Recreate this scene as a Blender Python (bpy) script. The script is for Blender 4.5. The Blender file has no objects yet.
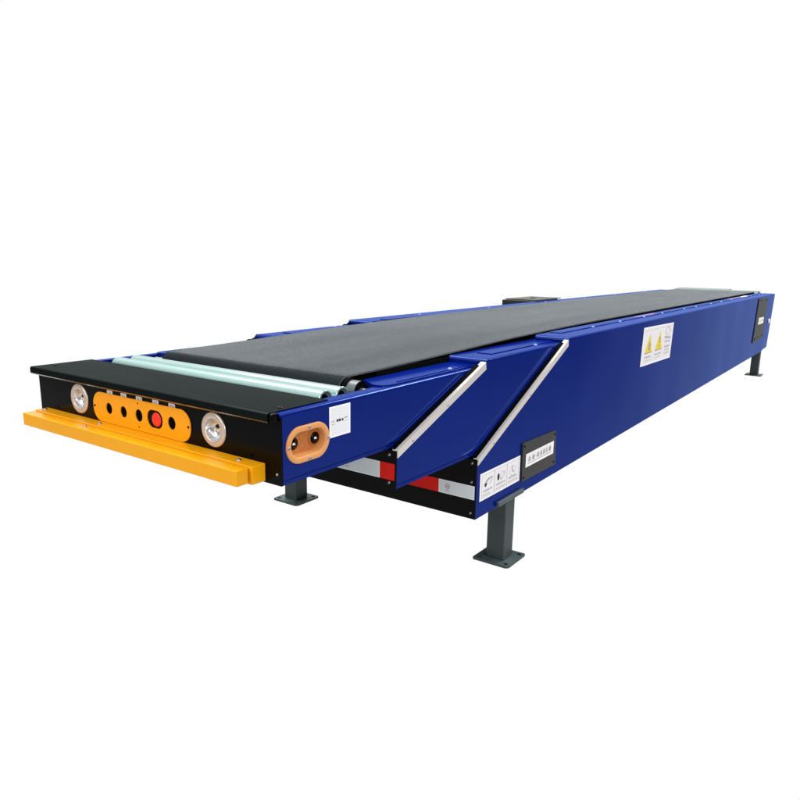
import bpy, bmesh, math, random
from mathutils import Vector, Matrix
random.seed(7)
S = bpy.context.scene
COL = S.collection
PI = math.pi

# ------------------------------------------------------------------ materials
def srgb(r, g, b):
    f = lambda c: ((c/255)/12.92 if c/255 <= .04045 else (((c/255)+.055)/1.055)**2.4)
    return (f(r), f(g), f(b), 1)

def mat(name, col, rough=.4, metal=0., spec=.5, noise=0., nscale=8., bump=0., bscale=60., coat=0., rvar=0., dist=.002, detail=3., stretch=None):
    m = bpy.data.materials.new(name); m.use_nodes = True
    nt = m.node_tree; N = nt.nodes; L = nt.links
    b = N['Principled BSDF']
    b.inputs['Base Color'].default_value = col
    b.inputs['Roughness'].default_value = rough
    b.inputs['Metallic'].default_value = metal
    b.inputs['Specular IOR Level'].default_value = spec
    b.inputs['Coat Weight'].default_value = coat
    tc = N.new('ShaderNodeTexCoord')
    src = tc.outputs['Object']
    if stretch:
        mp = N.new('ShaderNodeMapping'); mp.inputs['Scale'].default_value = stretch
        L.new(src, mp.inputs['Vector']); src = mp.outputs['Vector']
    if noise:
        n = N.new('ShaderNodeTexNoise'); n.inputs['Scale'].default_value = nscale; n.inputs['Detail'].default_value = detail + 2
        L.new(src, n.inputs['Vector'])
        mx = N.new('ShaderNodeMix'); mx.data_type = 'RGBA'
        mx.inputs['A'].default_value = tuple(c*(1-noise) for c in col[:3])+(1,)
        mx.inputs['B'].default_value = tuple(min(1, c*(1+noise)) for c in col[:3])+(1,)
        L.new(n.outputs['Fac'], mx.inputs['Factor']); L.new(mx.outputs['Result'], b.inputs['Base Color'])
    if rvar:
        n = N.new('ShaderNodeTexNoise'); n.inputs['Scale'].default_value = nscale*.6; n.inputs['Detail'].default_value = 5
        L.new(src, n.inputs['Vector'])
        mr = N.new('ShaderNodeMapRange'); mr.inputs['To Min'].default_value = max(0, rough-rvar); mr.inputs['To Max'].default_value = rough+rvar
        L.new(n.outputs['Fac'], mr.inputs['Value']); L.new(mr.outputs['Result'], b.inputs['Roughness'])
    if bump:
        n = N.new('ShaderNodeTexNoise'); n.inputs['Scale'].default_value = bscale; n.inputs['Detail'].default_value = detail
        L.new(src, n.inputs['Vector'])
        bp = N.new('ShaderNodeBump'); bp.inputs['Strength'].default_value = bump; bp.inputs['Distance'].default_value = dist
        L.new(n.outputs['Fac'], bp.inputs['Height']); L.new(bp.outputs['Normal'], b.inputs['Normal'])
    return m

def paint(m, base, graze, rough, tint=(1, 1, 1, 1), power=1.):
    # diffuse colour under a thin satin lacquer: weak even gloss plus a little more at grazing angles
    nt = m.node_tree; N = nt.nodes; L = nt.links; b = N['Principled BSDF']; out = N['Material Output']
    df = N.new('ShaderNodeBsdfDiffuse'); gl = N.new('ShaderNodeBsdfGlossy'); mx = N.new('ShaderNodeMixShader'); fr = N.new('ShaderNodeFresnel'); ma = N.new('ShaderNodeMath')
    gl.inputs['Color'].default_value = tint; fr.inputs['IOR'].default_value = 1.4
    ma.operation = 'MULTIPLY_ADD'; ma.inputs[1].default_value = graze; ma.inputs[2].default_value = base
    pw = N.new('ShaderNodeMath'); pw.operation = 'POWER'; pw.inputs[1].default_value = power; L.new(fr.outputs[0], pw.inputs[0])
    L.new(pw.outputs[0], ma.inputs[0]); L.new(ma.outputs[0], mx.inputs[0])
    for src, dst in (('Base Color', df.inputs['Color']),):
        if b.inputs[src].links: L.new(b.inputs[src].links[0].from_socket, dst)
        else: dst.default_value = b.inputs[src].default_value
    if b.inputs['Roughness'].links: L.new(b.inputs['Roughness'].links[0].from_socket, gl.inputs['Roughness'])
    else: gl.inputs['Roughness'].default_value = rough
    if b.inputs['Normal'].links:
        for q_ in (df, gl, fr): L.new(b.inputs['Normal'].links[0].from_socket, q_.inputs['Normal'])
    L.new(df.outputs[0], mx.inputs[1]); L.new(gl.outputs[0], mx.inputs[2]); L.new(mx.outputs[0], out.inputs['Surface'])
    N.remove(b)
    return m

BLUE = mat('blue_paint', (.0008, .009, .145, 1), rough=.12, spec=.28, noise=.2, nscale=1.8, bump=.3, bscale=1.3, dist=.03, detail=1., rvar=.05)
paint(BLUE, .044, .52, .12, (.34, .50, 1, 1), 1.15)
BLACKP = mat('black_paint', (.001, .001, .001, 1), rough=.16, spec=.1, noise=.3, nscale=5, rvar=.05)
HOOD = mat('dark_hood', (.004, .0055, .0055, 1), rough=.2, spec=.05, noise=.45, nscale=5, rvar=.1, stretch=(1, 5, 1))
paint(HOOD, .008, .10, .2, (.86, 1, .95, 1))
RUBBER = mat('belt_rubber', (.015, .018, .022, 1), rough=.36, spec=.55, noise=.5, nscale=240, bump=.8, bscale=330, dist=.0016)
paint(RUBBER, .003, .64, .44, (.90, .96, 1, 1), 2.6)
def grain(m, lo, hi, scale, stretch=None):       # fine woven grain that breaks up the sheen
    nt = m.node_tree; N = nt.nodes; L = nt.links
    gl = [n for n in N if n.type == 'BSDF_GLOSSY'][0]; tc = N.new('ShaderNodeTexCoord'); mr = []
    for sc_, a, b, st in ((scale, lo, hi, (1, 1, 1)), (1.3, .88, 1.08, (4, .5, 1))):
        mp_ = N.new('ShaderNodeMapping'); mp_.inputs['Scale'].default_value = st; n = N.new('ShaderNodeTexNoise'); n.inputs['Scale'].default_value = sc_; n.inputs['Detail'].default_value = 3
        q_ = N.new('ShaderNodeMapRange'); q_.inputs['From Min'].default_value = .3; q_.inputs['From Max'].default_value = .7; q_.inputs['To Min'].default_value = a; q_.inputs['To Max'].default_value = b
        L.new(tc.outputs['Object'], mp_.inputs['Vector']); L.new(mp_.outputs['Vector'], n.inputs['Vector']); L.new(n.outputs['Fac'], q_.inputs['Value']); mr.append(q_.outputs['Result'])
    mu = N.new('ShaderNodeMath'); mu.operation = 'MULTIPLY'; L.new(mr[0], mu.inputs[0]); L.new(mr[1], mu.inputs[1])
    vm = N.new('ShaderNodeVectorMath'); vm.operation = 'SCALE'; vm.inputs[0].default_value = tuple(gl.inputs['Color'].default_value)[:3]
    L.new(mu.outputs[0], vm.inputs['Scale']); L.new(vm.outputs[0], gl.inputs['Color'])
grain(RUBBER, .66, 1.06, 280)
BEDGE = mat('belt_edge', (.085, .095, .095, 1), rough=.7, spec=.2, noise=.4, nscale=60)
BLACKM = mat('matt_black', (.0015, .0015, .0015, 1), rough=.8, spec=.03, noise=.3)
YEL = mat('yellow_paint', (.80, .345, .003, 1), rough=.28, spec=.25, noise=.06, nscale=4, rvar=.06, bump=.05, bscale=6, dist=.01)
YELP = mat('yellow_plate', (.86, .345, .003, 1), rough=.35, spec=.3, noise=.05)
ORANGE = mat('orange_plastic', (.68, .30, .10, 1), rough=.42, spec=.4, noise=.06, nscale=12)
ORANGE_IN = mat('orange_plastic_inner', (.50, .175, .045, 1), rough=.5, spec=.3, noise=.08, nscale=12)
ALU = mat('aluminium', (.70, .66, .61, 1), rough=.34, metal=.35, noise=.10, nscale=14, bump=.12, bscale=90, stretch=(1, .2, .2))
ROLLER = mat('zinc_roller', (.30, .45, .43, 1), rough=.16, metal=.6, noise=.3, nscale=16, rvar=.08, stretch=(.12, 1.6, 1.6))
STEEL = mat('steel', (.30, .30, .30, 1), rough=.35, metal=.9, noise=.1, nscale=60)
PULLEY = mat('grey_pulley', (.10, .115, .125, 1), rough=.4, metal=.3, noise=.1)
LEGP = mat('leg_paint', (.036, .050, .053, 1), rough=.5, spec=.45, noise=.35, nscale=9, bump=.2, bscale=70, rvar=.1)
LEGL = mat('foot_plate_paint', (.058, .085, .093, 1), rough=.5, spec=.45, noise=.45, nscale=22, bump=.2, bscale=80)
WHITE = mat('label_white', (.88, .87, .86, 1), rough=.45, spec=.3, noise=.03)
LGREY = mat('label_grey', (.74, .75, .78, 1), rough=.5, spec=.3, noise=.03)
PALE = mat('label_pale', (.78, .76, .78, 1), rough=.5, spec=.3, noise=.05, nscale=30)
INKG = mat('ink_grey', (.34, .33, .33, 1), rough=.6, spec=.2, noise=.1)
INKM = mat('ink_faint', (.56, .54, .55, 1), rough=.6, spec=.2, noise=.1)
INK = mat('ink_black', (.015, .015, .018, 1), rough=.6, spec=.2, noise=.1)
INKO = mat('ink_brown', (.45, .33, .25, 1), rough=.6, spec=.2, noise=.1)
WARN = mat('warning_yellow', (.80, .60, .01, 1), rough=.5, spec=.3, noise=.04)
TAPER = mat('tape_red', (.74, .010, .004, 1), rough=.4, spec=.15, noise=.10, nscale=25)
TAPEW = mat('tape_white', (.74, .80, .84, 1), rough=.35, spec=.4, noise=.05, nscale=40)
TAPEE = mat('tape_edge', (.90, .93, .95, 1), rough=.35, spec=.4, noise=.03)
STAMP = mat('stamp_red', (.62, .34, .34, 1), rough=.5, spec=.3, noise=.1)
BTN = mat('button_red', (.86, .035, .015, 1), rough=.35, spec=.4, noise=.04)
PINK = mat('reflection_magenta', (.09, .025, .25, 1), rough=.35, spec=.4, noise=.3, nscale=30)  # colour of the painted reflections on the top flanges
PLATEM = mat('dark_grey_plate', (.022, .023, .021, 1), rough=.45, spec=.35, noise=.2, nscale=8, bump=.1, bscale=50)
GLASS = mat('lamp_lens', (.66, .69, .72, 1), rough=.12, metal=.6, noise=.15, nscale=40)
HEM = mat('hem_steel', (.30, .27, .24, 1), rough=.25, metal=.9, noise=.1)
RINGM = mat('lamp_ring', (.66, .57, .50, 1), rough=.33, metal=.45, noise=.08, nscale=30)
CHIP = mat('lamp_chip', (.80, .72, .55, 1), rough=.4, noise=.1)
BOXM = mat('cabinet_black', (.012, .013, .012, 1), rough=.5, spec=.3, noise=.3)
BOXL = mat('cabinet_lid', (.035, .036, .028, 1), rough=.45, spec=.4, noise=.4, nscale=9)
FARR = mat('far_roller', (.24, .29, .28, 1), rough=.4, metal=.4, noise=.1)

# ------------------------------------------------------------------ mesh helpers
class MB:
    def __init__(s):
        s.v = []; s.f = []; s.m = []; s.sm = []; s.mats = []; s.want = {}
    def mi(s, m):
        if m not in s.mats: s.mats.append(m)
        return s.mats.index(m)
    def face(s, pts, m, smooth=False, want=None):
        if want is not None: s.want[len(s.f)] = want
        i = len(s.v); s.v += [tuple(p) for p in pts]
        s.f.append(tuple(range(i, i+len(pts)))); s.m.append(s.mi(m)); s.sm.append(smooth)
    def grid(s, rows, m, smooth=False, closed=False):
        i = len(s.v); n = len(rows[0])
        for r in rows: s.v += [tuple(p) for p in r]
        k = s.mi(m)
        for a in range(len(rows)-1):
            for b in range(n if closed else n-1):
                c = (b+1) % n
                s.f.append((i+a*n+b, i+a*n+c, i+(a+1)*n+c, i+(a+1)*n+b)); s.m.append(k); s.sm.append(smooth)
    def box(s, x0, x1, y0, y1, z0, z1, m, bv=0.):
        if bv <= 0:
            c = [(x, y, z) for x in (x0, x1) for y in (y0, y1) for z in (z0, z1)]
            i = len(s.v); s.v += c; k = s.mi(m)
            for q in ((0, 1, 3, 2), (4, 6, 7, 5), (0, 4, 5, 1), (2, 3, 7, 6), (0, 2, 6, 4), (1, 5, 7, 3)):
                s.f.append(tuple(i+j for j in q)); s.m.append(k); s.sm.append(False)
            return
        bm = bmesh.new(); bmesh.ops.create_cube(bm, size=1)
        for v in bm.verts: v.co = Vector(((x0+x1)/2+v.co.x*(x1-x0), (y0+y1)/2+v.co.y*(y1-y0), (z0+z1)/2+v.co.z*(z1-z0)))
        bmesh.ops.bevel(bm, geom=list(bm.edges), offset=bv, segments=3, profile=.5, affect='EDGES')
        s.addbm(bm, m)
    def addbm(s, bm, m, smooth=False):
        bm.verts.index_update(); i = len(s.v); s.v += [tuple(v.co) for v in bm.verts]; k = s.mi(m)
        for f in bm.faces:
            s.f.append(tuple(i+v.index for v in f.verts)); s.m.append(k); s.sm.append(smooth)
        bm.free()
    def cyl(s, a, b, r, m, n=40, caps=True, capm=None, r2=None):
        a = Vector(a); b = Vector(b); d = (b-a).normalized()
        u = d.orthogonal().normalized(); w = d.cross(u)
        ring = lambda c, rr: [c+u*rr*math.cos(2*PI*k/n)+w*rr*math.sin(2*PI*k/n) for k in range(n)]
        r2 = r if r2 is None else r2
        A = ring(a, r); B = ring(b, r2)
        s.grid([A, B], m, True, True)
        if caps:
            s.face(A[::-1], capm or m); s.face(B, capm or m)
    def lathe(s, c, ax, prof, m, n=48, smooth=True):     # prof: (radius, height along ax)
        c = Vector(c); d = Vector(ax).normalized(); u = d.orthogonal().normalized(); w = d.cross(u)
        rows = [[c+d*h+u*r*math.cos(2*PI*k/n)+w*r*math.sin(2*PI*k/n) for k in range(n)] for r, h in prof]
        s.grid(rows, m, smooth, True)
    def plate(s, outer, holes, mp, t, m, edge=None):      # 2D outline with holes, mp(u,v,w)->3D, front at w=t
        bm = bmesh.new(); loops = [outer]+list(holes); es = []
        for lp in loops:
            vs = [bm.verts.new((p[0], p[1], 0)) for p in lp]
            for a in range(len(vs)): es.append(bm.edges.new((vs[a], vs[(a+1) % len(vs)])))
        bmesh.ops.triangle_fill(bm, edges=es, use_beauty=True, use_dissolve=False)
        tris = [[(v.co.x, v.co.y) for v in f.verts] for f in bm.faces]
        bm.free()
        nd = Vector(mp(0, 0, 1))-Vector(mp(0, 0, 0))
        for tr in tris:
            s.face([mp(u, v, t) for u, v in tr], m, False, nd); s.face([mp(u, v, 0) for u, v in tr][::-1], m, False, -nd)
        for lp in loops:
            l2 = list(lp)+[lp[0]]
            s.grid([[mp(u, v, 0) for u, v in l2], [mp(u, v, t) for u, v in l2]], edge or m, len(lp) > 12)
    def quad(s, mp, u0, v0, u1, v1, w, m):
        s.face([mp(u0, v0, w), mp(u1, v0, w), mp(u1, v1, w), mp(u0, v1, w)], m, False, Vector(mp(0, 0, 1))-Vector(mp(0, 0, 0)))
    def build(s, name, parent=None, label=None, fix=True):
        me = bpy.data.meshes.new(name); me.from_pydata(s.v, [], s.f)
        for m in s.mats: me.materials.append(m)
        for p, k, q in zip(me.polygons, s.m, s.sm): p.material_index = k; p.use_smooth = q
        if fix:
            bm = bmesh.new(); bm.from_mesh(me); bmesh.ops.recalc_face_normals(bm, faces=bm.faces); bm.faces.ensure_lookup_table(); bm.normal_update(); [bm.faces[i].normal_flip() for i, nd in s.want.items() if bm.faces[i].normal.dot(nd) < 0]; bm.to_mesh(me); bm.free()
        me.update()
        o = bpy.data.objects.new(name, me); COL.objects.link(o)
        if parent: o.parent = parent
        if label: o['label'] = label
        return o

def dup(o, parent, off=(0, 0, 0)):
    c = o.copy(); COL.objects.link(c); c.parent = parent
    c.location = Vector(o.location)+Vector(off)
    for ch in list(o.children):
        d = ch.copy(); COL.objects.link(d); d.parent = c
    return c

def circ(cx, cy, r, n=40, ry=None):
    ry = r if ry is None else ry
    return [(cx+r*math.cos(2*PI*k/n), cy+ry*math.sin(2*PI*k/n)) for k in range(n)]
def stad(x0, x1, y0, y1, n=16, r=None):
    h = (y1-y0)/2; r = h if r is None else r; out = []
    for cx, cy, a in ((x1-r, y1-r, 0), (x0+r, y1-r, 90), (x0+r, y0+r, 180), (x1-r, y0+r, 270)):
        for k in range(n+1):
            t = math.radians(a+90*k/n); p = (cx+r*math.cos(t), cy+r*math.sin(t))
            if not out or (abs(p[0]-out[-1][0])+abs(p[1]-out[-1][1])) > 1e-6: out.append(p)
    return out
def side(W):                    # wall facing +x: u = y, v = z, w = out of the wall
    return lambda u, v, w: (W+w, u, v)
def front(Y):                   # wall facing -y: u = x, v = z
    return lambda u, v, w: (u, Y-w, v)
def topm(Z):
    return lambda u, v, w: (u, v, Z+w)

def strokes(mb, mp, u, v, w, h, m, seed, lw=.14, z=.0002):       # one small printed character
    r = random.Random(seed); t = lw*h
    for k in range(r.choice((2, 3, 3))):
        vv = v+h*(.08+.84*(k+.2*r.random())/3)
        mb.quad(mp, u+w*.1*r.random(), vv, u+w*(.8+.2*r.random()), vv+t, z, m)
    for k in range(r.choice((1, 2))):
        uu = u+w*(.15+.6*r.random()); mb.quad(mp, uu, v+h*.05, uu+t*.8, v+h*.95, z+.0001, m)

# ------------------------------------------------------------------ the machine
W1, W2, W3 = .5074, .5293, .55
T1, T2, T3 = .7235, .7476, .7668
B1, B2, B3 = .5578, .4474, .2390
Y2, Y2S, Y3, Y3S, YE = .404, .897, .810, 1.508, 6.70
V2, V3 = .553, .439
BH = .38                        # belt half width

root = bpy.data.objects.new('telescopic_conveyor', None); COL.objects.link(root)
root['label'] = 'blue telescopic belt conveyor with black belt and yellow front bumper standing on grey steel legs'
root['category'] = 'conveyor'

def section(name, W, T, xi, sheet, ys, ye, lip, groove=None, holes=(), Bz=None):
    """both walls with their folded top flanges; sheet = (y,z) outline of the wall below the fold"""
    r = .009; mb = MB(); t = .004
    for sgn in (1, -1):
        hs = holes if sgn > 0 else ()
        mb.plate(sheet, hs, (lambda u, v, w, s=sgn: (s*(W-t+w), u, v)), t, BLUE)
        arc = [(W-r+r*math.cos(a*PI/20), T-r+r*math.sin(a*PI/20)) for a in range(11)]
        i = [(x-t*(x-(W-r))/r, z-t*(z-(T-r))/r) for x, z in arc]
        mb.grid([[(sgn*x, ys, z) for x, z in arc], [(sgn*x, ye, z) for x, z in arc]], BLUE, True)
        mb.grid([[(sgn*x, ys, z) for x, z in arc], [(sgn*x, ys, z) for x, z in i]], BLUE)
        mb.box(*sorted((sgn*xi, sgn*(W-r))), ys, ye, T-t, T, BLUE)
        mb.box(*sorted((sgn*xi, sgn*(xi+.004))), ys+.004, ye, T-.030, T-t, BLUE)
        if lip:                                             # rounded front edge of the flange, turned down
            pr = [(ys-.013+.013*math.cos(PI/2+a*PI/16)+0, T-.013+.013*math.sin(PI/2+a*PI/16)) for a in range(9)]
            pr.append((ys-.026, T-lip))
            xa, xb = sorted((sgn*xi, sgn*(W-.002)))
            mb.grid([[(xa, y+.013, z) for y, z in pr], [(xb, y+.013, z) for y, z in pr]], BLUE, True)
            mb.face([(xb, y+.013, z) for y, z in pr]+[(xb, ys, T-lip)], BLUE)
            mb.face([(xa, y+.013, z) for y, z in pr]+[(xa, ys, T-lip)], BLUE)
    return mb

r = .009
# ---- front (innermost) section
sock = stad(.0155, .1555, .601, .682, 14)
sheet1 = [(.0055, B1+.0125), (2.0, B1+.0125), (2.0, T1-r), (.0055, T1-r)]
mb = section('front_section', W1, T1, .470, sheet1, 0, 2.0, 0, holes=[stad(.022, .149, .6075, .6755, 14)])
for s in (1, -1):                                            # hem below the crease
    mb.box(*sorted((s*(W1-.006), s*(W1-.0025))), .0055, 2.0, B1+.009, B1+.0125, BLUE)
    mb.box(*sorted((s*(W1-.012), s*(W1-.0008))), .0055, 2.0, B1, B1+.009, BLUE)
mb.box(-W1+.05, W1-.05, .002, 2.0, B1+.001, B1+.004, BLACKM)
front_s = mb.build('front_section', root)
# wide bearing flange with rounded leading corner
for s in (1, -1):
    mb = MB()
    pl = [(.392, .430), (.392, 2.0), (.4965, 2.0), (.4965, .44), (.494, .412), (.484, .396), (.470, .390), (.455, .392)]
    mb.plate([(s*x, y) for x, y in pl], [], topm(T1+.0005), .0035, BLUE)
    mb.grid([[(s*x, y, T1+.0005) for x, y in pl[3:]+pl[:1]], [(s*x, y, T1-.02) for x, y in pl[3:]+pl[:1]]], BLUE, True)
    mb.build('bearing_flange', front_s)
for s in (1, -1):
    mb = MB(); mb.box(*sorted((s*.484, s*.4855)), .46, .86, T1+.0042, T1+.0056, BLUE); mb.build('flange_rib', front_s)

def bead(W, pts, parent):                     # pressed ridge in the wall, running parallel to the sloping edge
    for s in (1, -1):
        q = MB(); rows = []; n = len(pts)
        for k, (y, z) in enumerate(pts):
            a = Vector(pts[max(0, k-1)]); b = Vector(pts[min(n-1, k+1)]); d = (b-a).normalized(); m_ = Vector((-d.y, d.x))
            rr = .0034*(min(1, (k+.3)/3))
            rows.append([(s*(W-.0004+rr*.62*math.sin(t*PI/8)), y+m_.x*rr*math.cos(t*PI/8), z+m_.y*rr*math.cos(t*PI/8)) for t in range(9)])
        q.grid(rows, BLUE, True); q.build('ridge', parent)
bead(W1, [(.34, .5725), (.385, .5733), (.414, .5760), (.448, .5840), (.483, .5965), (.543, .6205), (.66, .6645), (.772, .7075)], front_s)

# ---- middle section
def slant(Yf, V, Ys, T, B, ye, extra=0):
    return [(Yf, B), (ye, B), (ye, T-r), (Ys-.022, T-r), (Yf, V)]
mb = section('middle_section', W2, T2, .388, slant(Y2, V2, Y2S, T2, B2+.0125, 2.6), Y2S, 2.6, .019)
for s in (1, -1):
    mb.box(*sorted((s*(W2-.006), s*(W2-.0025))), Y2, 2.6, B2+.009, B2+.0125, BLUE)
    mb.box(*sorted((s*(W2-.012), s*(W2-.0008))), Y2, 2.6, B2, B2+.009, BLUE)
    mb.box(*sorted((s*.428, s*.4845)), Y2S+.10, 2.6, T2+.0004, T2+.0026, BLUE, .001)
mb.box(-W2+.05, W2-.05, Y2+.01, 2.6, B2+.001, B2+.004, BLACKM)
mid_s = mb.build('middle_section', root)

bead(W2, [(.70, .4625), (.75, .4630), (.785, .4645), (.822, .4690), (.86, .4785), (.90, .4980), (1.025, .5600), (1.20, .6440), (1.384, .7330)], mid_s)
# ---- base (outer) section
sheet3 = [(Y3, B3), (6.25, B3), (6.42, .252), (6.57, .254), (YE, T3-r), (Y3S-.026, T3-r), (Y3, V3)]
mb = section('base_section', W3, T3, .409, sheet3, Y3S, YE, .016)
for s in (1, -1):
    mb.box(*sorted((s*.412, s*.4625)), Y3S+.12, YE-.15, T3+.0004, T3+.0026, BLUE, .001)
mb.box(-W3+.05, W3-.05, Y3+.01, 6.5, B3+.001, B3+.004, BLACKM)
mb.box(-W3+.004, W3-.004, 6.45, 6.47, B3+.02, T3-.03, BLACKM)
base_s = mb.build('base_section', root)

# ---- inner bed under the belt, black skirts
mb = MB()
mb.box(-.372, .372, .44, 6.55, .665, .738, BLACKM)
for s in (1, -1):
    mb.box(*sorted((s*.374, s*.3865)), .50, 6.62, .64, .741, BLACKM)
mb.build('slider_bed', root)

# ---- black seals between the nested sections, plus black standing in for gap shade
for (Wi, Wo, Yf, V, Ys, T, Ti, sec, xi) in ((W1, W2, Y2, V2, Y2S, T2, T1, mid_s, .388), (W2, W3, Y3, V3, Y3S, T3, T2, base_s, .409)):
    for s in (1, -1):
        mb = MB(); dy = .004
        ol = [(Yf+dy, V-.006), (Yf+dy+.03, V-.006), (Ys+.03, T-.012), (Ys-.026+dy, T-.012)]
        xa, xb = Wi+.001, Wo-.0045
        mb.plate(ol, [], (lambda u, v, w, s=s, xa=xa: (s*(xa+w), u, v)), xb-xa, BLACKM)
        A = Vector((Yf, V)); B = Vector((Ys-.022, T-.009)); d = (B-A).normalized(); n = Vector((d.y, -d.x))
        ol = [tuple(p) for p in (A+n*.006-d*.002, B+n*.006-d*.02, B-n*.006-d*.03, A-n*.006+d*.003)]
        mb.plate(ol, [], (lambda u, v, w, s=s, xa=xa: (s*(xa+w), u, v)), .014, BLACKM)
        mb.box(*sorted((s*(xi+.001), s*(Wo-.005))), Ys-.002, Ys+.01, Ti+.004, T-.005, BLACKM)  # black box stands in for the shade under the flange
        mb.build('seal_and_gap_shade', sec)

# ---- slanted aluminium edge strips
for (W, Yf, V, Ys, T, sec) in ((W2, Y2, V2, Y2S, T2, mid_s), (W3, Y3, V3, Y3S, T3, base_s)):
    Yt = Ys-.022; Zt = T-.009
    d = Vector((Yt-Yf, Zt-V)).normalized(); n = Vector((d.y, -d.x))      # n: into the sheet (rear, down)
    for s in (1, -1):
        mb = MB(); wd = .0170
        A = Vector((Yf, V)); B = Vector((Yt, Zt))-d*.004
        lowA = (Yf, V-wd/abs(n.y)) ; lowB = B+Vector((.004, -wd*1.18))
        ol = [tuple(A), lowA, tuple(lowB), tuple(B)]
        mb.plate(ol, [], (lambda u, v, w, s=s, W=W: (s*(W+.0003+w), u, v)), .0032, ALU)
        # front return leg of the angle, covering the cut edge
        f0 = A-n*.0035; f1 = B-n*.0035
        ol = [tuple(A), tuple(B), tuple(f1), tuple(f0)]
        mb.plate(ol, [], (lambda u, v, w, s=s, W=W: (s*(W-.014+w), u, v)), .0182, ALU)
        o = mb.build('edge_strip', sec)
        # two tiny screws in each strip
        for q in (.14, .52):
            mb = MB(); c = A.lerp(B, q)+n*.011
            mb.lathe((s*(W+.0034), c.x, c.y), (s, 0, 0), [(.0035, 0), (.003, .0012), (.0001, .0016)], STEEL, 14)
            mb.build('screw', sec)

# ---- black front plates with reflective tape
def front_plate(W, Y, z0, z1, sec, tape_z, pieces, screws, stamps):
    mp = front(Y)
    mb = MB(); mb.plate([(-W+.0005, z0), (W-.0005, z0), (W-.0005, z1), (-W+.0005, z1)], [], front(Y-.0005), .001, BLACKP)
    mb.box(-W+.0135, W-.0135, Y+.0005, Y+.04, z0-.0002, z0+.004, BLACKP)
    fp = mb.build('front_plate', sec)
    for x, z in screws:
        q = MB(); q.lathe((x, Y-.0015, z), (0, -1, 0), [(.0042, 0), (.0036, .0016), (.0001, .0022)], STEEL, 16); q.build('screw', sec)
    for (x0, x1, red) in pieces:
        q = MB(); e = .003
        if red:
            q.plate([(x0, tape_z[0]), (x1, tape_z[0]), (x1, tape_z[1]), (x0, tape_z[1])], [], front(Y-.0016), .0006, TAPER)
        else:
            q.plate([(x0, tape_z[0]), (x1, tape_z[0]), (x1, tape_z[1]), (x0, tape_z[1])], [], front(Y-.0016), .0006, TAPEE)
            q.quad(front(Y-.0024), x0+e, tape_z[0]+e, x1-e, tape_z[1]-e, 0, TAPEW)
            if stamps:                                      # small red round mark with a line under it
                cx = x0+.034; cz = (tape_z[0]+tape_z[1])/2+.003; m3 = front(Y-.0026)
                q.plate(circ(cx, cz, .0095, 28), [circ(cx, cz, .0075, 28)], m3, .0001, STAMP)
                for k in range(4):
                    q.quad(m3, cx-.005+.003*k, cz-.005+.001*(k % 2), cx-.0035+.003*k, cz+.005-.0015*(k % 3), .0001, STAMP)
                q.quad(m3, cx-.005, cz-.001, cx+.005, cz+.0008, .0002, STAMP)
                q.quad(m3, cx-.008, cz-.0155, cx+.009, cz-.0135, .0001, STAMP)
        q.build('reflective_tape', sec, 'red reflective tape' if red else 'white reflective tape')
    return fp
pcs = [(.474, W2-.006, True)]
x = .474; red = False
while x > -.5:
    w = .15; pcs.append((max(x-w, -W2+.006), x, red)); x -= w; red = not red
front_plate(W2, Y2, B2+.001, V2-.001, mid_s, (.470, .5165), pcs, [(.505, .540), (.505, .462), (-.505, .540)], True)
pcs = [(.410, W3-.0055, False)]
x = .410; red = True
while x > -.5:
    w = .15; pcs.append((max(x-w, -W3+.006), x, red)); x -= w; red = not red
front_plate(W3, Y3, B3, V3-.002, base_s, (.3045, .350), pcs, [(.532, .425), (.532, .362), (.532, .258), (-.53, .425), (-.53, .258)], True)

# ---- front end: panel, hood, lamps, controls, bumper
mb = MB()
lampx = (-.290, .286)
mb.plate([(-W1+.0003, B1), (W1-.0003, B1), (W1-.0003, .7145), (-W1+.0003, .7145)], [circ(x, .653, .028, 36) for x in lampx], front(.005), .005, BLACKP)
mb.box(-W1+.004, W1-.0045, .0055, .03, B1, B1+.004, BLACKP)
fpanel = mb.build('front_panel', front_s)
for x, z in ((.494, .7065), (.494, .583), (-.494, .7065), (-.494, .583)):
    q = MB(); q.lathe((x, -.0002, z), (0, -1, 0), [(.0035, 0), (.003, .0015), (.0001, .002)], STEEL, 16); q.build('screw', front_s)

# hood: cover plate with rolled front lip
mb = MB()
hx0, hx1 = -.507, .4925
pr = [(.172, T1+.0022)]
for a in range(11):
    t = PI/2+a*PI/20
    pr.append((-.018+.006*math.cos(t), T1-.0038+.006*math.sin(t)))
pr += [(-.024, .7075)]
for xa, xb in ((hx0, hx1),):
    rows = [[(xa, y, z) for y, z in pr], [(xb, y, z) for y, z in pr]]
    mb.grid(rows, HOOD, True)
    inn = [(y+.0 if k == 0 else y, z) for k, (y, z) in enumerate(pr)]
    for xx in (xa, xb):
        mb.face([(xx, y, z) for y, z in pr[1:]], BLACKP)
        mb.face([(xx, .172, T1+.0022), (xx, pr[1][0], pr[1][1]), (xx, -.002, .71), (xx, .172, T1-.004)], BLACKP)
mb.face([(hx0, .172, T1+.0022), (hx1, .172, T1+.0022), (hx1, .172, T1-.012), (hx0, .172, T1-.012)], BLACKP)
mb.box(-.507, -.4925, .0, .172, T1-.0, T1+.002, BLACKP)
hood = mb.build('hood', front_s)
mb = MB(); mb.grid([[(hx0, -.0242, .7075), (hx0, -.0205, .7035), (hx0, -.001, .7035)], [(hx1, -.0242, .7075), (hx1, -.0205, .7035), (hx1, -.001, .7035)]], HEM); mb.build('hood_hem', front_s)
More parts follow.
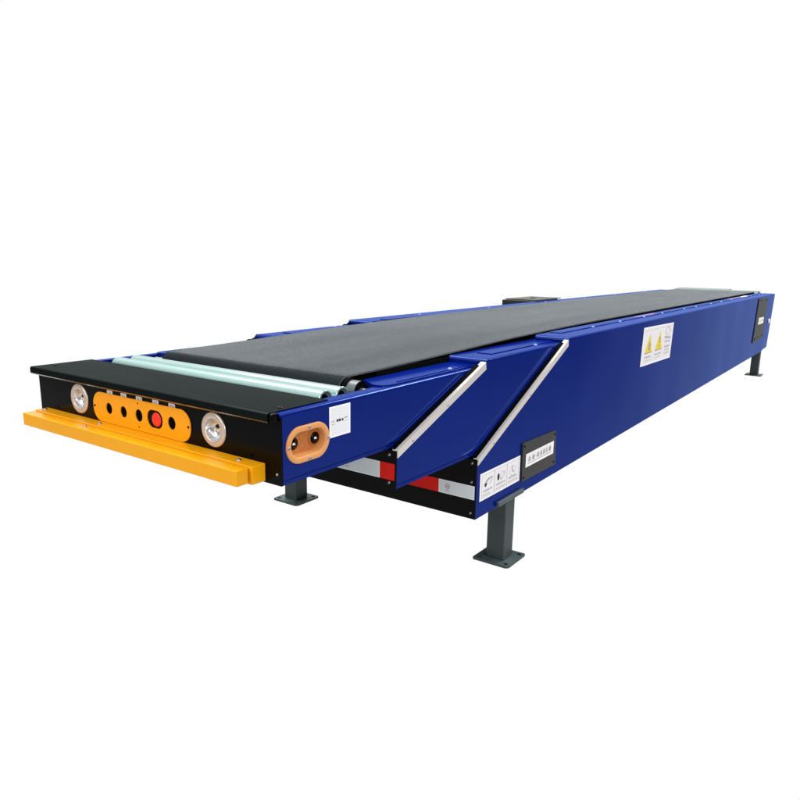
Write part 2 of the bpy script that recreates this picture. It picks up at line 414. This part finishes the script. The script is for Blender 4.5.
for x, y in ((.472, .035), (-.472, .035)):
    q = MB(); q.lathe((x, y, T1+.0022), (0, 0, 1), [(.006, 0), (.005, .002), (.0001, .003)], BLACKP, 16); q.build('screw', front_s)
mb = MB(); mb.box(.4928, .5035, -.0215, -.0004, .7040, T1+.0012, BLACKP, .0045)
mb.build('hood_end_cap', front_s)

# lamps
def lamp(x):
    e = bpy.data.objects.new('work_lamp', None); COL.objects.link(e); e.parent = front_s
    e.location = (x, 0, .653)
    q = MB(); q.lathe((0, 0, 0), (0, -1, 0), [(.0275, -.004), (.0272, .0030), (.0290, .0042), (.0395, .0036), (.0415, .0026), (.0425, 0)], RINGM, 56); q.build('rim', e)
    q = MB(); q.lathe((0, 0, 0), (0, -1, 0), [(.0274, .003), (.0262, -.004), (.023, -.010), (.017, -.0145), (.009, -.0165), (.0001, -.017)], GLASS, 56); q.build('reflector', e)
    q = MB()
    for a in range(3):
        t = PI/2+a*2*PI/3
        q.lathe((.0065*math.cos(t), .013, .0065*math.sin(t)), (0, -1, 0), [(.0048, -.003), (.0046, .003), (.0032, .0055), (.0001, .0065)], CHIP if a else INK, 16)
    q.build('led_chip', e)
    return e
for x in lampx: lamp(x)

# yellow control plate with holes
mp = front(-.0012)
holes = [(-.1405, .0145), (-.0735, .0145), (-.0055, .0155), (.131, .0155)]
mb = MB()
outl = stad(-.2155, .2035, .6045, .6865, 16, .037)
mb.plate(outl, [circ(x, .6455, rr, 36, rr*1.07) for x, rr in holes]+[stad(.030, .0945, .622, .669, 10, .0225)]+[circ(-.008, .677, .0032, 12), circ(-.008, .614, .0032, 12)], mp, .0025, YELP)
ctl = mb.build('control_panel', front_s)
for x, rr in holes:
    q = MB(); q.plate(circ(x, .6455, rr+.002, 30), [], front(-.0006), .0004, BLACKM); q.build('button_opening', ctl)
q = MB(); q.lathe((.0675, -.0010, .6450), (0, -1, 0), [(.0182, 0), (.0182, .0016), (.0172, .0028), (.0150, .0034), (.0001, .0036)], BTN, 44); q.build('stop_button', ctl)
for x, z in ((-.2085, .6455), (.1965, .6455)):
    q = MB(); q.lathe((x, -.0037, z), (0, -1, 0), [(.0038, 0), (.003, .0012), (.0001, .0016)], BLACKP, 12); q.build('screw', ctl)
for i, x in enumerate((-.1365, -.0725, -.0045, .0655, .1315)):
    q = MB(); m2 = front(-.0002); q.plate([(x-.0125, .6825), (x+.0125, .6825), (x+.0125, .6955), (x-.0125, .6955)], [], front(-.0002 if i == 0 else -.0002), .0008, WHITE)
    m2 = front(-.0011)
    q.face([m2(x-.0125, .6885, 0), m2(x+.0125, .6885, 0), m2(x+.0125, .6955, 0), m2(x-.0125, .6955, 0)], LGREY)
    for k in range(3 if i < 4 else 4):
        strokes(q, front(-.0012), x-.0095+.0062*k*(1 if i < 4 else .8), .6862, .0048, .0062, INKG, 40+i*5+k, .2)
    q.build('button_tag', front_s)

# bumper: two yellow bars side by side
mb = MB()
mb.box(-.4665, .4495, -.0775, -.0437, .5645, .6005, YEL, .0022)
mb.box(-.4665, .4585, -.0408, -.0006, .5615, .6035, YEL, .0022)
bump = mb.build('bumper', root, 'yellow double bar bumper')
for x in (-.16, .395, -.445):
    q = MB(); q.lathe((x, -.022, .6035), (0, 0, 1), [(.0062, 0), (.0055, .003), (.0001, .0042)], STEEL, 16); q.build('bolt', bump)
q = MB(); q.lathe((-.17, -.059, .6005), (0, 0, 1), [(.0055, 0), (.005, .002), (.0001, .003)], STEEL, 16); q.build('bolt', bump)

# ---- orange socket recess on the near wall
mp = side(W1+.0002)
mb = MB()
cx, cz = .0855, .6415
def ring(du, dv, w, n=18):
    return [mp(u, v, w) for u, v in stad(cx-du, cx+du, cz-dv, cz+dv, n)]
rings = [ring(.0710, .0430, 0), ring(.0705, .0425, .0035), ring(.0695, .0412, .0043), ring(.0590, .0310, .0043), ring(.0575, .0295, .0034), ring(.0560, .0280, -.001), ring(.0530, .0250, -.016)]
mb.grid(rings, ORANGE, True, True)
mb.face(ring(.0530, .0250, -.016), ORANGE_IN)
rec = mb.build('socket_recess', front_s, fix=False)
for u, v in ((cx-.0655, cz), (cx+.0655, cz), (cx+.001, cz+.0365), (cx+.001, cz-.0365)):
    q = MB(); q.lathe(mp(u, v, .0040), (1, 0, 0), [(.0042, 0), (.0038, .0016), (.0001, .0022)], STEEL, 16); q.build('screw', rec)
for u in (cx-.0385, cx+.0325):
    q = MB(); q.lathe(mp(u, cz+.003, -.016), (1, 0, 0), [(.0165, 0), (.0165, .005), (.0140, .0065)], ORANGE_IN, 30)
    q.lathe(mp(u, cz+.003, -.0110), (1, 0, 0), [(.0145, .001), (.0140, .0035), (.0001, .0035)], BLACKP, 30)
    q.box(W1-.0075, W1-.0060, u-.004, u+.004, cz+.0005, cz+.0035, WHITE); q.lathe(mp(u, cz+.003, -.0075), (1, 0, 0), [(.003, 0), (.0001, .004)], WHITE, 12)
    q.build('socket', rec)
q = MB()
for v in (.011, -.011):
    q.plate(circ(cx-.003, cz+v, .0095, 28), [circ(cx-.003, cz+v, .0085, 28)], side(W1-.0157), .0008, ORANGE_IN)
q.build('knock_out', rec)

# ---- stickers
def sticker(name, W, ol, parent, m=WHITE, t=.0006, label=None):
    q = MB(); q.plate(ol, [], side(W+.0001), t, m); return q
q = sticker('x', W1, [(.1595, .6355), (.2360, .6355), (.2360, .7105), (.1590, .7105)], front_s)
m2 = side(W1+.0008)
q.quad(m2, .1645, .6395, .2315, .7065, 0, LGREY)
m2 = side(W1+.0009)
for k in range(3): strokes(q, m2, .1665+.0035*k, .6725, .003, .0035, INKG, 70+k, .25)
q.quad(m2, .1660, .6665, .1785, .6680, 0, INKO)
for k, (u, w) in enumerate(((.1845, .0065), (.1925, .0085), (.2030, .0065))):
    strokes(q, m2, u, .6705, w, .0068, INK, 80+k, .34)
q.plate(circ(.1968, .6738, .0030, 10), [], m2, .0001, INK)
for k in range(4): strokes(q, m2, .2125+.0035*k, .6755, .003, .0032, INKG, 90+k, .25)
q.quad(m2, .2105, .6695, .2290, .6705, 0, INKM)
q.build('white_sticker', front_s)

# instruction label: three pictograms in a frame
q = sticker('x', W3, [(.832, .2925), (1.1195, .2915), (1.1185, .3840), (.832, .3855)], base_s)
m2 = side(W3+.0009)
q.quad(side(W3+.0008), .842, .2990, 1.110, .3785, 0, PALE)
for v in (.3755, .2995): q.quad(m2, .843, v, 1.109, v+.0022, 0, INKM)
for u in (.843, .928, .9295, 1.017, 1.0185, 1.1070): q.quad(m2, u, .2995, u+.0022, .3775, 0.0001, INKM)
def poly(pts, m, w=.0003): q.face([m2(u, v, w) for u, v in pts], m)
poly([(.857, .343), (.861, .341), (.885, .353), (.915, .358), (.915, .3625), (.880, .359)], INKG); poly([(.862, .336), (.872, .334), (.880, .345), (.866, .347)], INK)
poly([(.895, .340), (.899, .338), (.918, .352), (.914, .355)], INKM)
q.plate(circ(.957, .346, .0075, 20, .0125), [], m2, .0003, INK)
q.plate(circ(.985, .346, .017, 24, .015), [circ(.985, .346, .0150, 24, .013)], m2, .0003, INKM)
poly([(.972, .333), (.976, .331), (1.004, .355), (1.000, .357)], INKM)
poly([(1.054, .363), (1.058, .363), (1.063, .345), (1.070, .341), (1.078, .338), (1.060, .338)], INKG)
q.plate(circ(1.062, .343, .022, 24, .018), [circ(1.062, .343, .0200, 24, .016)], m2, .0002, INKM)
for j, u0 in enumerate((.854, .944, 1.034)):
    for k in range(6): strokes(q, m2, u0+.0105*k, .3175, .0085, .0085, INKG, 100+j*9+k, .16, .0004)
    for k in range(7 if j else 5): strokes(q, m2, u0-.002+.0098*k, .3045, .0072, .0070, INKM, 150+j*9+k, .2, .0004)
q.build('instruction_label', base_s, 'white instruction label with three pictograms')

# nameplate: dark grey plate, white strip with characters
q = MB()
pl = [(1.133, .2840), (1.420, .2805), (1.424, .2845), (1.411, .4155), (1.405, .4190), (1.129, .4265), (1.124, .4225), (1.128, .2880)]
q.plate(pl, [], side(W3+.0003), .006, PLATEM)
m2 = side(W3+.0066)
q.quad(m2, 1.1525, .3310, 1.3945, .3805, 0, WHITE)
m2 = side(W3+.0069)
q.quad(m2, 1.166, .3385, 1.378, .3755, -.0001, PALE)
us = [1.172, 1.205, 1.246, 1.272, 1.298, 1.324, 1.350]
for k, u in enumerate(us):
    strokes(q, m2, u, .3485, .020, .0205, INKG, 200+k, .13, .0002); strokes(q, m2, u, .3485, .020, .0205, INKG, 300+k, .12, .0003)
q.quad(m2, 1.232, .357, 1.240, .3605, .0002, INKG)
q.quad(m2, 1.170, .3415, 1.374, .3435, .0002, INKG)
npl = q.build('nameplate', base_s, 'dark grey nameplate with a white lettered strip')
for u, v in ((1.139, .4135), (1.401, .4065), (1.408, .2935), (1.142, .296)):
    q = MB(); q.lathe((W3+.0063, u, v), (1, 0, 0), [(.0055, 0), (.0045, .002), (.0001, .0028)], BLACKP, 14); q.build('screw', base_s)

# warning label with two yellow triangles
q = sticker('x', W3, [(2.442, .5405), (2.985, .5320), (3.005, .7270), (2.456, .7350)], base_s)
m2 = side(W3+.0008)
q.face([m2(2.462, .549, 0), m2(2.972, .541, 0), m2(2.990, .7185, 0), m2(2.472, .7265, 0)], PALE)
m2 = side(W3+.001)
q.quad(m2, 2.475, .7145, 2.985, .7165, 0, INKM)
for k, u in enumerate((2.490, 2.672)):
    q.face([m2(u, .598, 0), m2(u+.130, .598, 0), m2(u+.084, .7000, 0)], WARN)
    q.face([m2(u, .598, .0002), m2(u+.130, .598, .0002), m2(u+.126, .6035, .0002), m2(u+.006, .6035, .0002)], INKO)
m3 = side(W3+.0014)
q.face([m3(2.560, .612, 0), m3(2.586, .612, 0), m3(2.582, .632, 0), m3(2.590, .640, 0), m3(2.566, .660, 0), m3(2.556, .640, 0)], INKG)
q.face([m3(2.740, .664, 0), m3(2.756, .668, 0), m3(2.762, .636, 0), m3(2.748, .634, 0)], INKO); q.quad(m3, 2.735, .618, 2.765, .623, 0, INKG)
for j, u0 in enumerate((2.500, 2.675)):
    for k in range(4): strokes(q, m3, u0+.030*k, .575, .022, .011, INKG, 400+9*j+k, .2)
    for k in range(5): strokes(q, m3, u0-.005+.026*k, .5585, .018, .008, INKM, 430+9*j+k, .2)
q.plate(circ(2.900, .690, .043, 28, .022), [circ(2.900, .690, .038, 28, .0195)], m3, .0002, STAMP)
for k in range(5): strokes(q, m3, 2.845+.024*k, .650-.002*k, .020, .016, INKG, 460+k, .15)
for k in range(5): strokes(q, m3, 2.845+.024*k, .628-.001*k, .020, .014, INKM, 470+k, .2)
for r0 in range(3):
    for k in range(4): strokes(q, m3, 2.850+.026*k, .600-.018*r0, .020, .011, INKM if r0 else INKG, 480+9*r0+k, .2)
q.build('warning_label', base_s, 'white warning label with two yellow triangles')

# access panel near the rear end, sticker and small white plug
q = MB(); q.plate([(5.69, .368), (6.235, .382), (6.235, .740), (5.79, .7515), (5.77, .752)], [], side(W3+.0003), .006, PLATEM)
q.build('access_panel', base_s)
q = MB(); q.plate([(5.850, .520), (6.125, .518), (6.135, .574), (5.862, .580)], [], side(W3+.0066), .001, WHITE)
for k in range(6): strokes(q, side(W3+.0079), 5.885+.04*k, .537, .03, .026, INKM, 500+k, .14)
q.build('white_sticker', base_s)
for u, v in ((5.80, .400), (5.95, .402), (6.15, .405), (5.86, .735), (6.17, .727), (5.75, .395)):
    q = MB(); q.lathe((W3+.0063, u, v), (1, 0, 0), [(.009, 0), (.0075, .003), (.0001, .004)], BLACKP, 12); q.build('screw', base_s)
q = MB(); q.lathe((W3, 6.50, .512), (1, 0, 0), [(.022, 0), (.022, .008), (.018, .011), (.0001, .011)], WHITE, 24); q.build('plug', base_s)

# flat magenta patches: reflections of red things painted onto the flanges
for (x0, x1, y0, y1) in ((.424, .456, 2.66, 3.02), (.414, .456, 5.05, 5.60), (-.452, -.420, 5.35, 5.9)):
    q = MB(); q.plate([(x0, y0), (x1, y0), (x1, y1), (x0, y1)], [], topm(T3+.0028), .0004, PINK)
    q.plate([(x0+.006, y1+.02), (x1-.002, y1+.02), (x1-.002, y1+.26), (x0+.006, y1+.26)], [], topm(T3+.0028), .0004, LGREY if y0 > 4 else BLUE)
    q.build('painted_reflection', base_s)

# bolts along the flanges
bm0 = MB(); bm0.lathe((0, 0, 0), (0, 0, 1), [(.0068, 0), (.0064, .0035), (.0045, .0052), (.0001, .006)], mat('blue_bolt', (.22, .30, .66, 1), .25, .3, noise=.1), 20)
b0 = bm0.build('bolt', base_s); b0.location = (.466, 1.973, T3)
def bolt(x, y, z, parent):
    c = b0.copy(); COL.objects.link(c); c.parent = parent; c.location = (x, y, z)
for y in (2.338, 2.724, 3.066, 3.555, 3.859, 4.297, 4.641, 5.02, 5.45, 5.864, 6.3, 6.50): bolt(.466, y, T3, base_s)
for y in (1.973, 2.724, 3.555, 4.297, 5.02, 5.864, 6.465): bolt(-.466, y, T3, base_s)
for s in (1, -1):
    bolt(s*.4885, 1.328, T2, mid_s)
    bolt(s*.480, .742, T1+.004, front_s)

# ---- belt
pul = Vector((.376, .7065))
R = .0375
pr = [(.56, .668), (.43, .668)]
for a in range(17):
    t = -PI/2-a*PI/16
    pr.append((pul.x+R*math.cos(t), pul.y+R*math.sin(t)))
def zb(y):
    ks = [(.386, .744), (.60, .7475), (.80, .752), (1.3, .7655), (1.8, .7725), (2.3, .7755), (3.5, .777), (6.55, .780)]
    for (a, za), (b, zc) in zip(ks, ks[1:]):
        if y <= b:
            return za+(zc-za)*(y-a)/(b-a)
    return ks[-1][1]
ys = [.42+.04*k for k in range(60)]+[2.9+.25*k for k in range(15)]
pr += [(y, sum(zb(y+d) for d in (-.12, -.06, 0, .06, .12))/5 if y > .6 else zb(y)) for y in ys if y < 6.55]
for a in range(9):
    t = PI/2-a*PI/8; pr.append((6.58+.03*math.cos(t), .750+.03*math.sin(t)))
mb = MB()
nx = 12
def row(y, z, k, w):
    n = len(pr); a = Vector(pr[max(0, k-1)]); b = Vector(pr[min(n-1, k+1)]); d = (b-a).normalized(); nn = Vector((-d.y, d.x))
    return [(-BH+2*BH*i/nx, y+nn.x*w, z+nn.y*w) for i in range(nx+1)]
top = [row(y, z, k, 0) for k, (y, z) in enumerate(pr)]
bot = [row(y, z, k, -.005) for k, (y, z) in enumerate(pr)]
mb.grid(top, RUBBER, True); mb.grid(bot, RUBBER, True)
mb.grid([[t[0] for t in top], [t[0] for t in bot]], BEDGE); mb.grid([[t[-1] for t in top], [t[-1] for t in bot]], BEDGE)
mb.grid([top[0], bot[0]], RUBBER); mb.grid([top[-1], bot[-1]], RUBBER)
mb.build('belt', root)

# front pulley under the belt nose, and the two free rollers
q = MB(); q.cyl((-.37, pul.x, pul.y), (.397, pul.x, pul.y), .0330, BLACKM, 48); q.cyl((.3965, pul.x, pul.y), (.428, pul.x, pul.y), .0285, PULLEY, 48, capm=BLACKM); q.cyl((-.462, pul.x, pul.y), (.462, pul.x, pul.y), .010, STEEL, 20)
q.build('drive_pulley', root)
for y, rr in ((.2225, .0255), (.2860, .0255)):
    q = MB(); x = .440
    q.cyl((-x, y, .7085), (x, y, .7085), rr, ROLLER, 48, caps=False)
    for s in (1, -1):
        q.lathe((s*x, y, .7085), (s, 0, 0), [(rr, 0), (rr-.0025, .002), (rr-.005, .0012), (rr-.006, -.006), (.006, -.006)], ROLLER, 40)
        q.lathe((s*x, y, .7085), (s, 0, 0), [(.0155, -.0055), (.0001, -.0055)], BLACKM, 30)
        q.cyl((s*(x-.008), y, .7085), (s*.468, y, .7085), .006, STEEL, 18)
    q.build('roller', root)
# dark bed between the rollers
q = MB(); q.box(-.468, .468, .16, .40, .640, .690, BLACKM); q.box(-.36, .36, .335, .343, .69, .715, BLACKM); q.build('roller_tray', front_s)

# rear roller and end cover
q = MB()
q.cyl((-.40, 6.67, .742), (.40, 6.67, .742), .036, FARR, 40); q.build('roller', root)
q = MB(); q.box(-.405, .405, 6.715, 6.80, .735, .784, FARR, .006); q.box(-.40, .10, 6.80, 7.0, .74, .788, FARR, .004); q.build('end_cover', root)

# ---- control cabinet outside the far wall
q = MB(); q.box(-.80, -.556, 3.54, 3.98, .33, .770, BOXM, .004); q.box(-.806, -.556, 3.60, 4.04, .7705, .776, BOXL, .002)
q.box(-.70, -.67, 3.80, 3.84, .776, .780, BOXM, .001)
q.build('control_cabinet', base_s)

# ---- legs
LX, LY, LW, LT, LP = .5056, 1.08, .0349, .0355, .0708
def make_leg():
    e = bpy.data.objects.new('leg', None); COL.objects.link(e); e.parent = root; e.location = (LX, LY, 0)
    q = MB(); ch = .010
    q.box(-LW, LW, -LT, LT, .0085, .2335, LEGP, .0035); q.build('post', e)
    q = MB(); ol = [(-LP, -LP+ch*.4), (-LP+ch*.4, -LP), (LP-ch, -LP), (LP, -LP+ch), (LP, LP-ch*.4), (LP-ch*.4, LP), (-LP+ch, LP), (-LP, LP-ch)]
    hl = [circ(a*.053, b*.052, .0085, 18) for a in (1, -1) for b in (1, -1)]
    q.plate(ol, hl, topm(0), .0085, LEGL, LEGP)
    for a in (1, -1):
        for b in (1, -1): q.plate(circ(a*.053, b*.052, .0085, 18), [], topm(.001), .0005, BLACKM)
    q.build('foot_plate', e)
    return e
leg0 = make_leg()
for dx, dy in ((-2*LX, 0), (0, 6.33-LY), (-2*LX, 6.33-LY)): dup(leg0, root, (dx, dy, 0))
for s in (1, -1):
    q = MB(); q.box(*sorted((s*.47, s*.545)), .945, 1.127, .2338, .2385, LEGP); q.box(*sorted((s*.5505, s*.5620)), .950, 1.140, .2425, .2590, LEGL, .002)
    q.build('clamp_plate', base_s)
    q = MB(); q.lathe((s*.53, .912, .2388), (0, 0, -1), [(.008, 0), (.008, .006), (.0001, .007)], STEEL, 12); q.build('bolt', base_s)

# ------------------------------------------------------------------ camera (solved from the photograph)
f, yaw, pitch, roll = 690.878, .6195, .2171, .0150
C = Vector((1.5620, -1.0331, 1.0555))
cy_, sy_, cp, sp = math.cos(yaw), math.sin(yaw), math.cos(pitch), math.sin(pitch)
F = Vector((-sy_*cp, cy_*cp, -sp)); Rr = Vector((cy_, sy_, 0)); U = Rr.cross(F)
R2 = math.cos(roll)*Rr+math.sin(roll)*U; U2 = -math.sin(roll)*Rr+math.cos(roll)*U
cam = bpy.data.cameras.new('camera'); co = bpy.data.objects.new('camera', cam); COL.objects.link(co)
M = Matrix(((R2.x, U2.x, -F.x, C.x), (R2.y, U2.y, -F.y, C.y), (R2.z, U2.z, -F.z, C.z), (0, 0, 0, 1)))
co.matrix_world = M
cam.sensor_width = 36; cam.lens = f/800*36; cam.shift_y = (410.31-400)/800; cam.clip_end = 200; cam.clip_start = .05
S.camera = co

# ------------------------------------------------------------------ invented studio light, lamps out of view
w = bpy.data.worlds.new('World'); S.world = w; w.use_nodes = True
nt = w.node_tree; N = nt.nodes; L = nt.links
bg = N['Background']
tc = N.new('ShaderNodeTexCoord'); sx = N.new('ShaderNodeSeparateXYZ'); L.new(tc.outputs['Generated'], sx.inputs[0])
def mth(op, a, b=None, c=None):
    n = N.new('ShaderNodeMath'); n.operation = op
    for i, v in enumerate((a, b, c)):
        if v is None: continue
        if isinstance(v, (int, float)): n.inputs[i].default_value = v
        else: L.new(v, n.inputs[i])
    return n.outputs[0]
def ramp(v, a, b, lo, hi):
    n = N.new('ShaderNodeMapRange'); n.interpolation_type = 'SMOOTHSTEP'
    L.new(v, n.inputs['Value'])
    for k, q_ in zip(('From Min', 'From Max', 'To Min', 'To Max'), (a, b, lo, hi)): n.inputs[k].default_value = q_
    return n.outputs['Result']
X, Y, Z = sx.outputs
h = mth('SQRT', mth('MAXIMUM', mth('ADD', mth('MULTIPLY', X, X), mth('MULTIPLY', Y, Y)), 1e-5))
cs = mth('DIVIDE', mth('ADD', mth('MULTIPLY', X, -math.sin(.62)), mth('MULTIPLY', Y, math.cos(.62))), h)
back = ramp(cs, math.cos(math.radians(58)), math.cos(math.radians(43)), 0, 1)        # the white backdrop side
surround = mth('ADD', ramp(Z, .15, .75, .10, 1.5), ramp(Z, -.42, -.02, .62, 0))        # invented surround: dim sides, bright overhead, some light from below
overhead_gain = ramp(Z, .38, .60, 1.0, 1.6)
val = mth('ADD', mth('MULTIPLY', back, overhead_gain), mth('MULTIPLY', mth('SUBTRACT', 1.0, back), surround))
L.new(val, bg.inputs['Strength']); bg.inputs['Color'].default_value = (1, 1, 1, 1)

def area(name, loc, target, size, power, col=(1, 1, 1)):
    l = bpy.data.lights.new(name, 'AREA'); l.shape = 'RECTANGLE'; l.size = size[0]; l.size_y = size[1]; l.energy = power; l.color = col
    o = bpy.data.objects.new(name, l); COL.objects.link(o); o.location = loc
    o.rotation_euler = (Vector(target)-Vector(loc)).to_track_quat('-Z', 'Y').to_euler()
    return o
area('added_front_light', (-.8, -4.2, 2.6), (0, 0, .6), (2.0, 1.6), 105, (1, .97, .93))  # added unseen light, brightens the front end and bumper
area('added_top_light', (-1.7, 1.3, 4.4), (0, 1.3, .7), (1.5, 3.4), 170)  # added overhead light for highlights on flange lips and ridges
area('added_side_light', (6.5, -1.5, 2.6), (.5, 1.5, .5), (2.5, 2.2), 185)  # added fill so the near walls and labels come out brighter
area('added_rear_light', (3.2, 8.5, 6.2), (.4, 2.0, .6), (2.4, 2.0), 420)  # added light from behind, gives the bright line along the folds

S.view_settings.view_transform = 'Standard'; S.view_settings.look = 'None'; S.view_settings.exposure = 0; S.view_settings.gamma = 1
S.render.engine = 'CYCLES'
S.cycles.max_bounces = 8
S.render.film_transparent = False
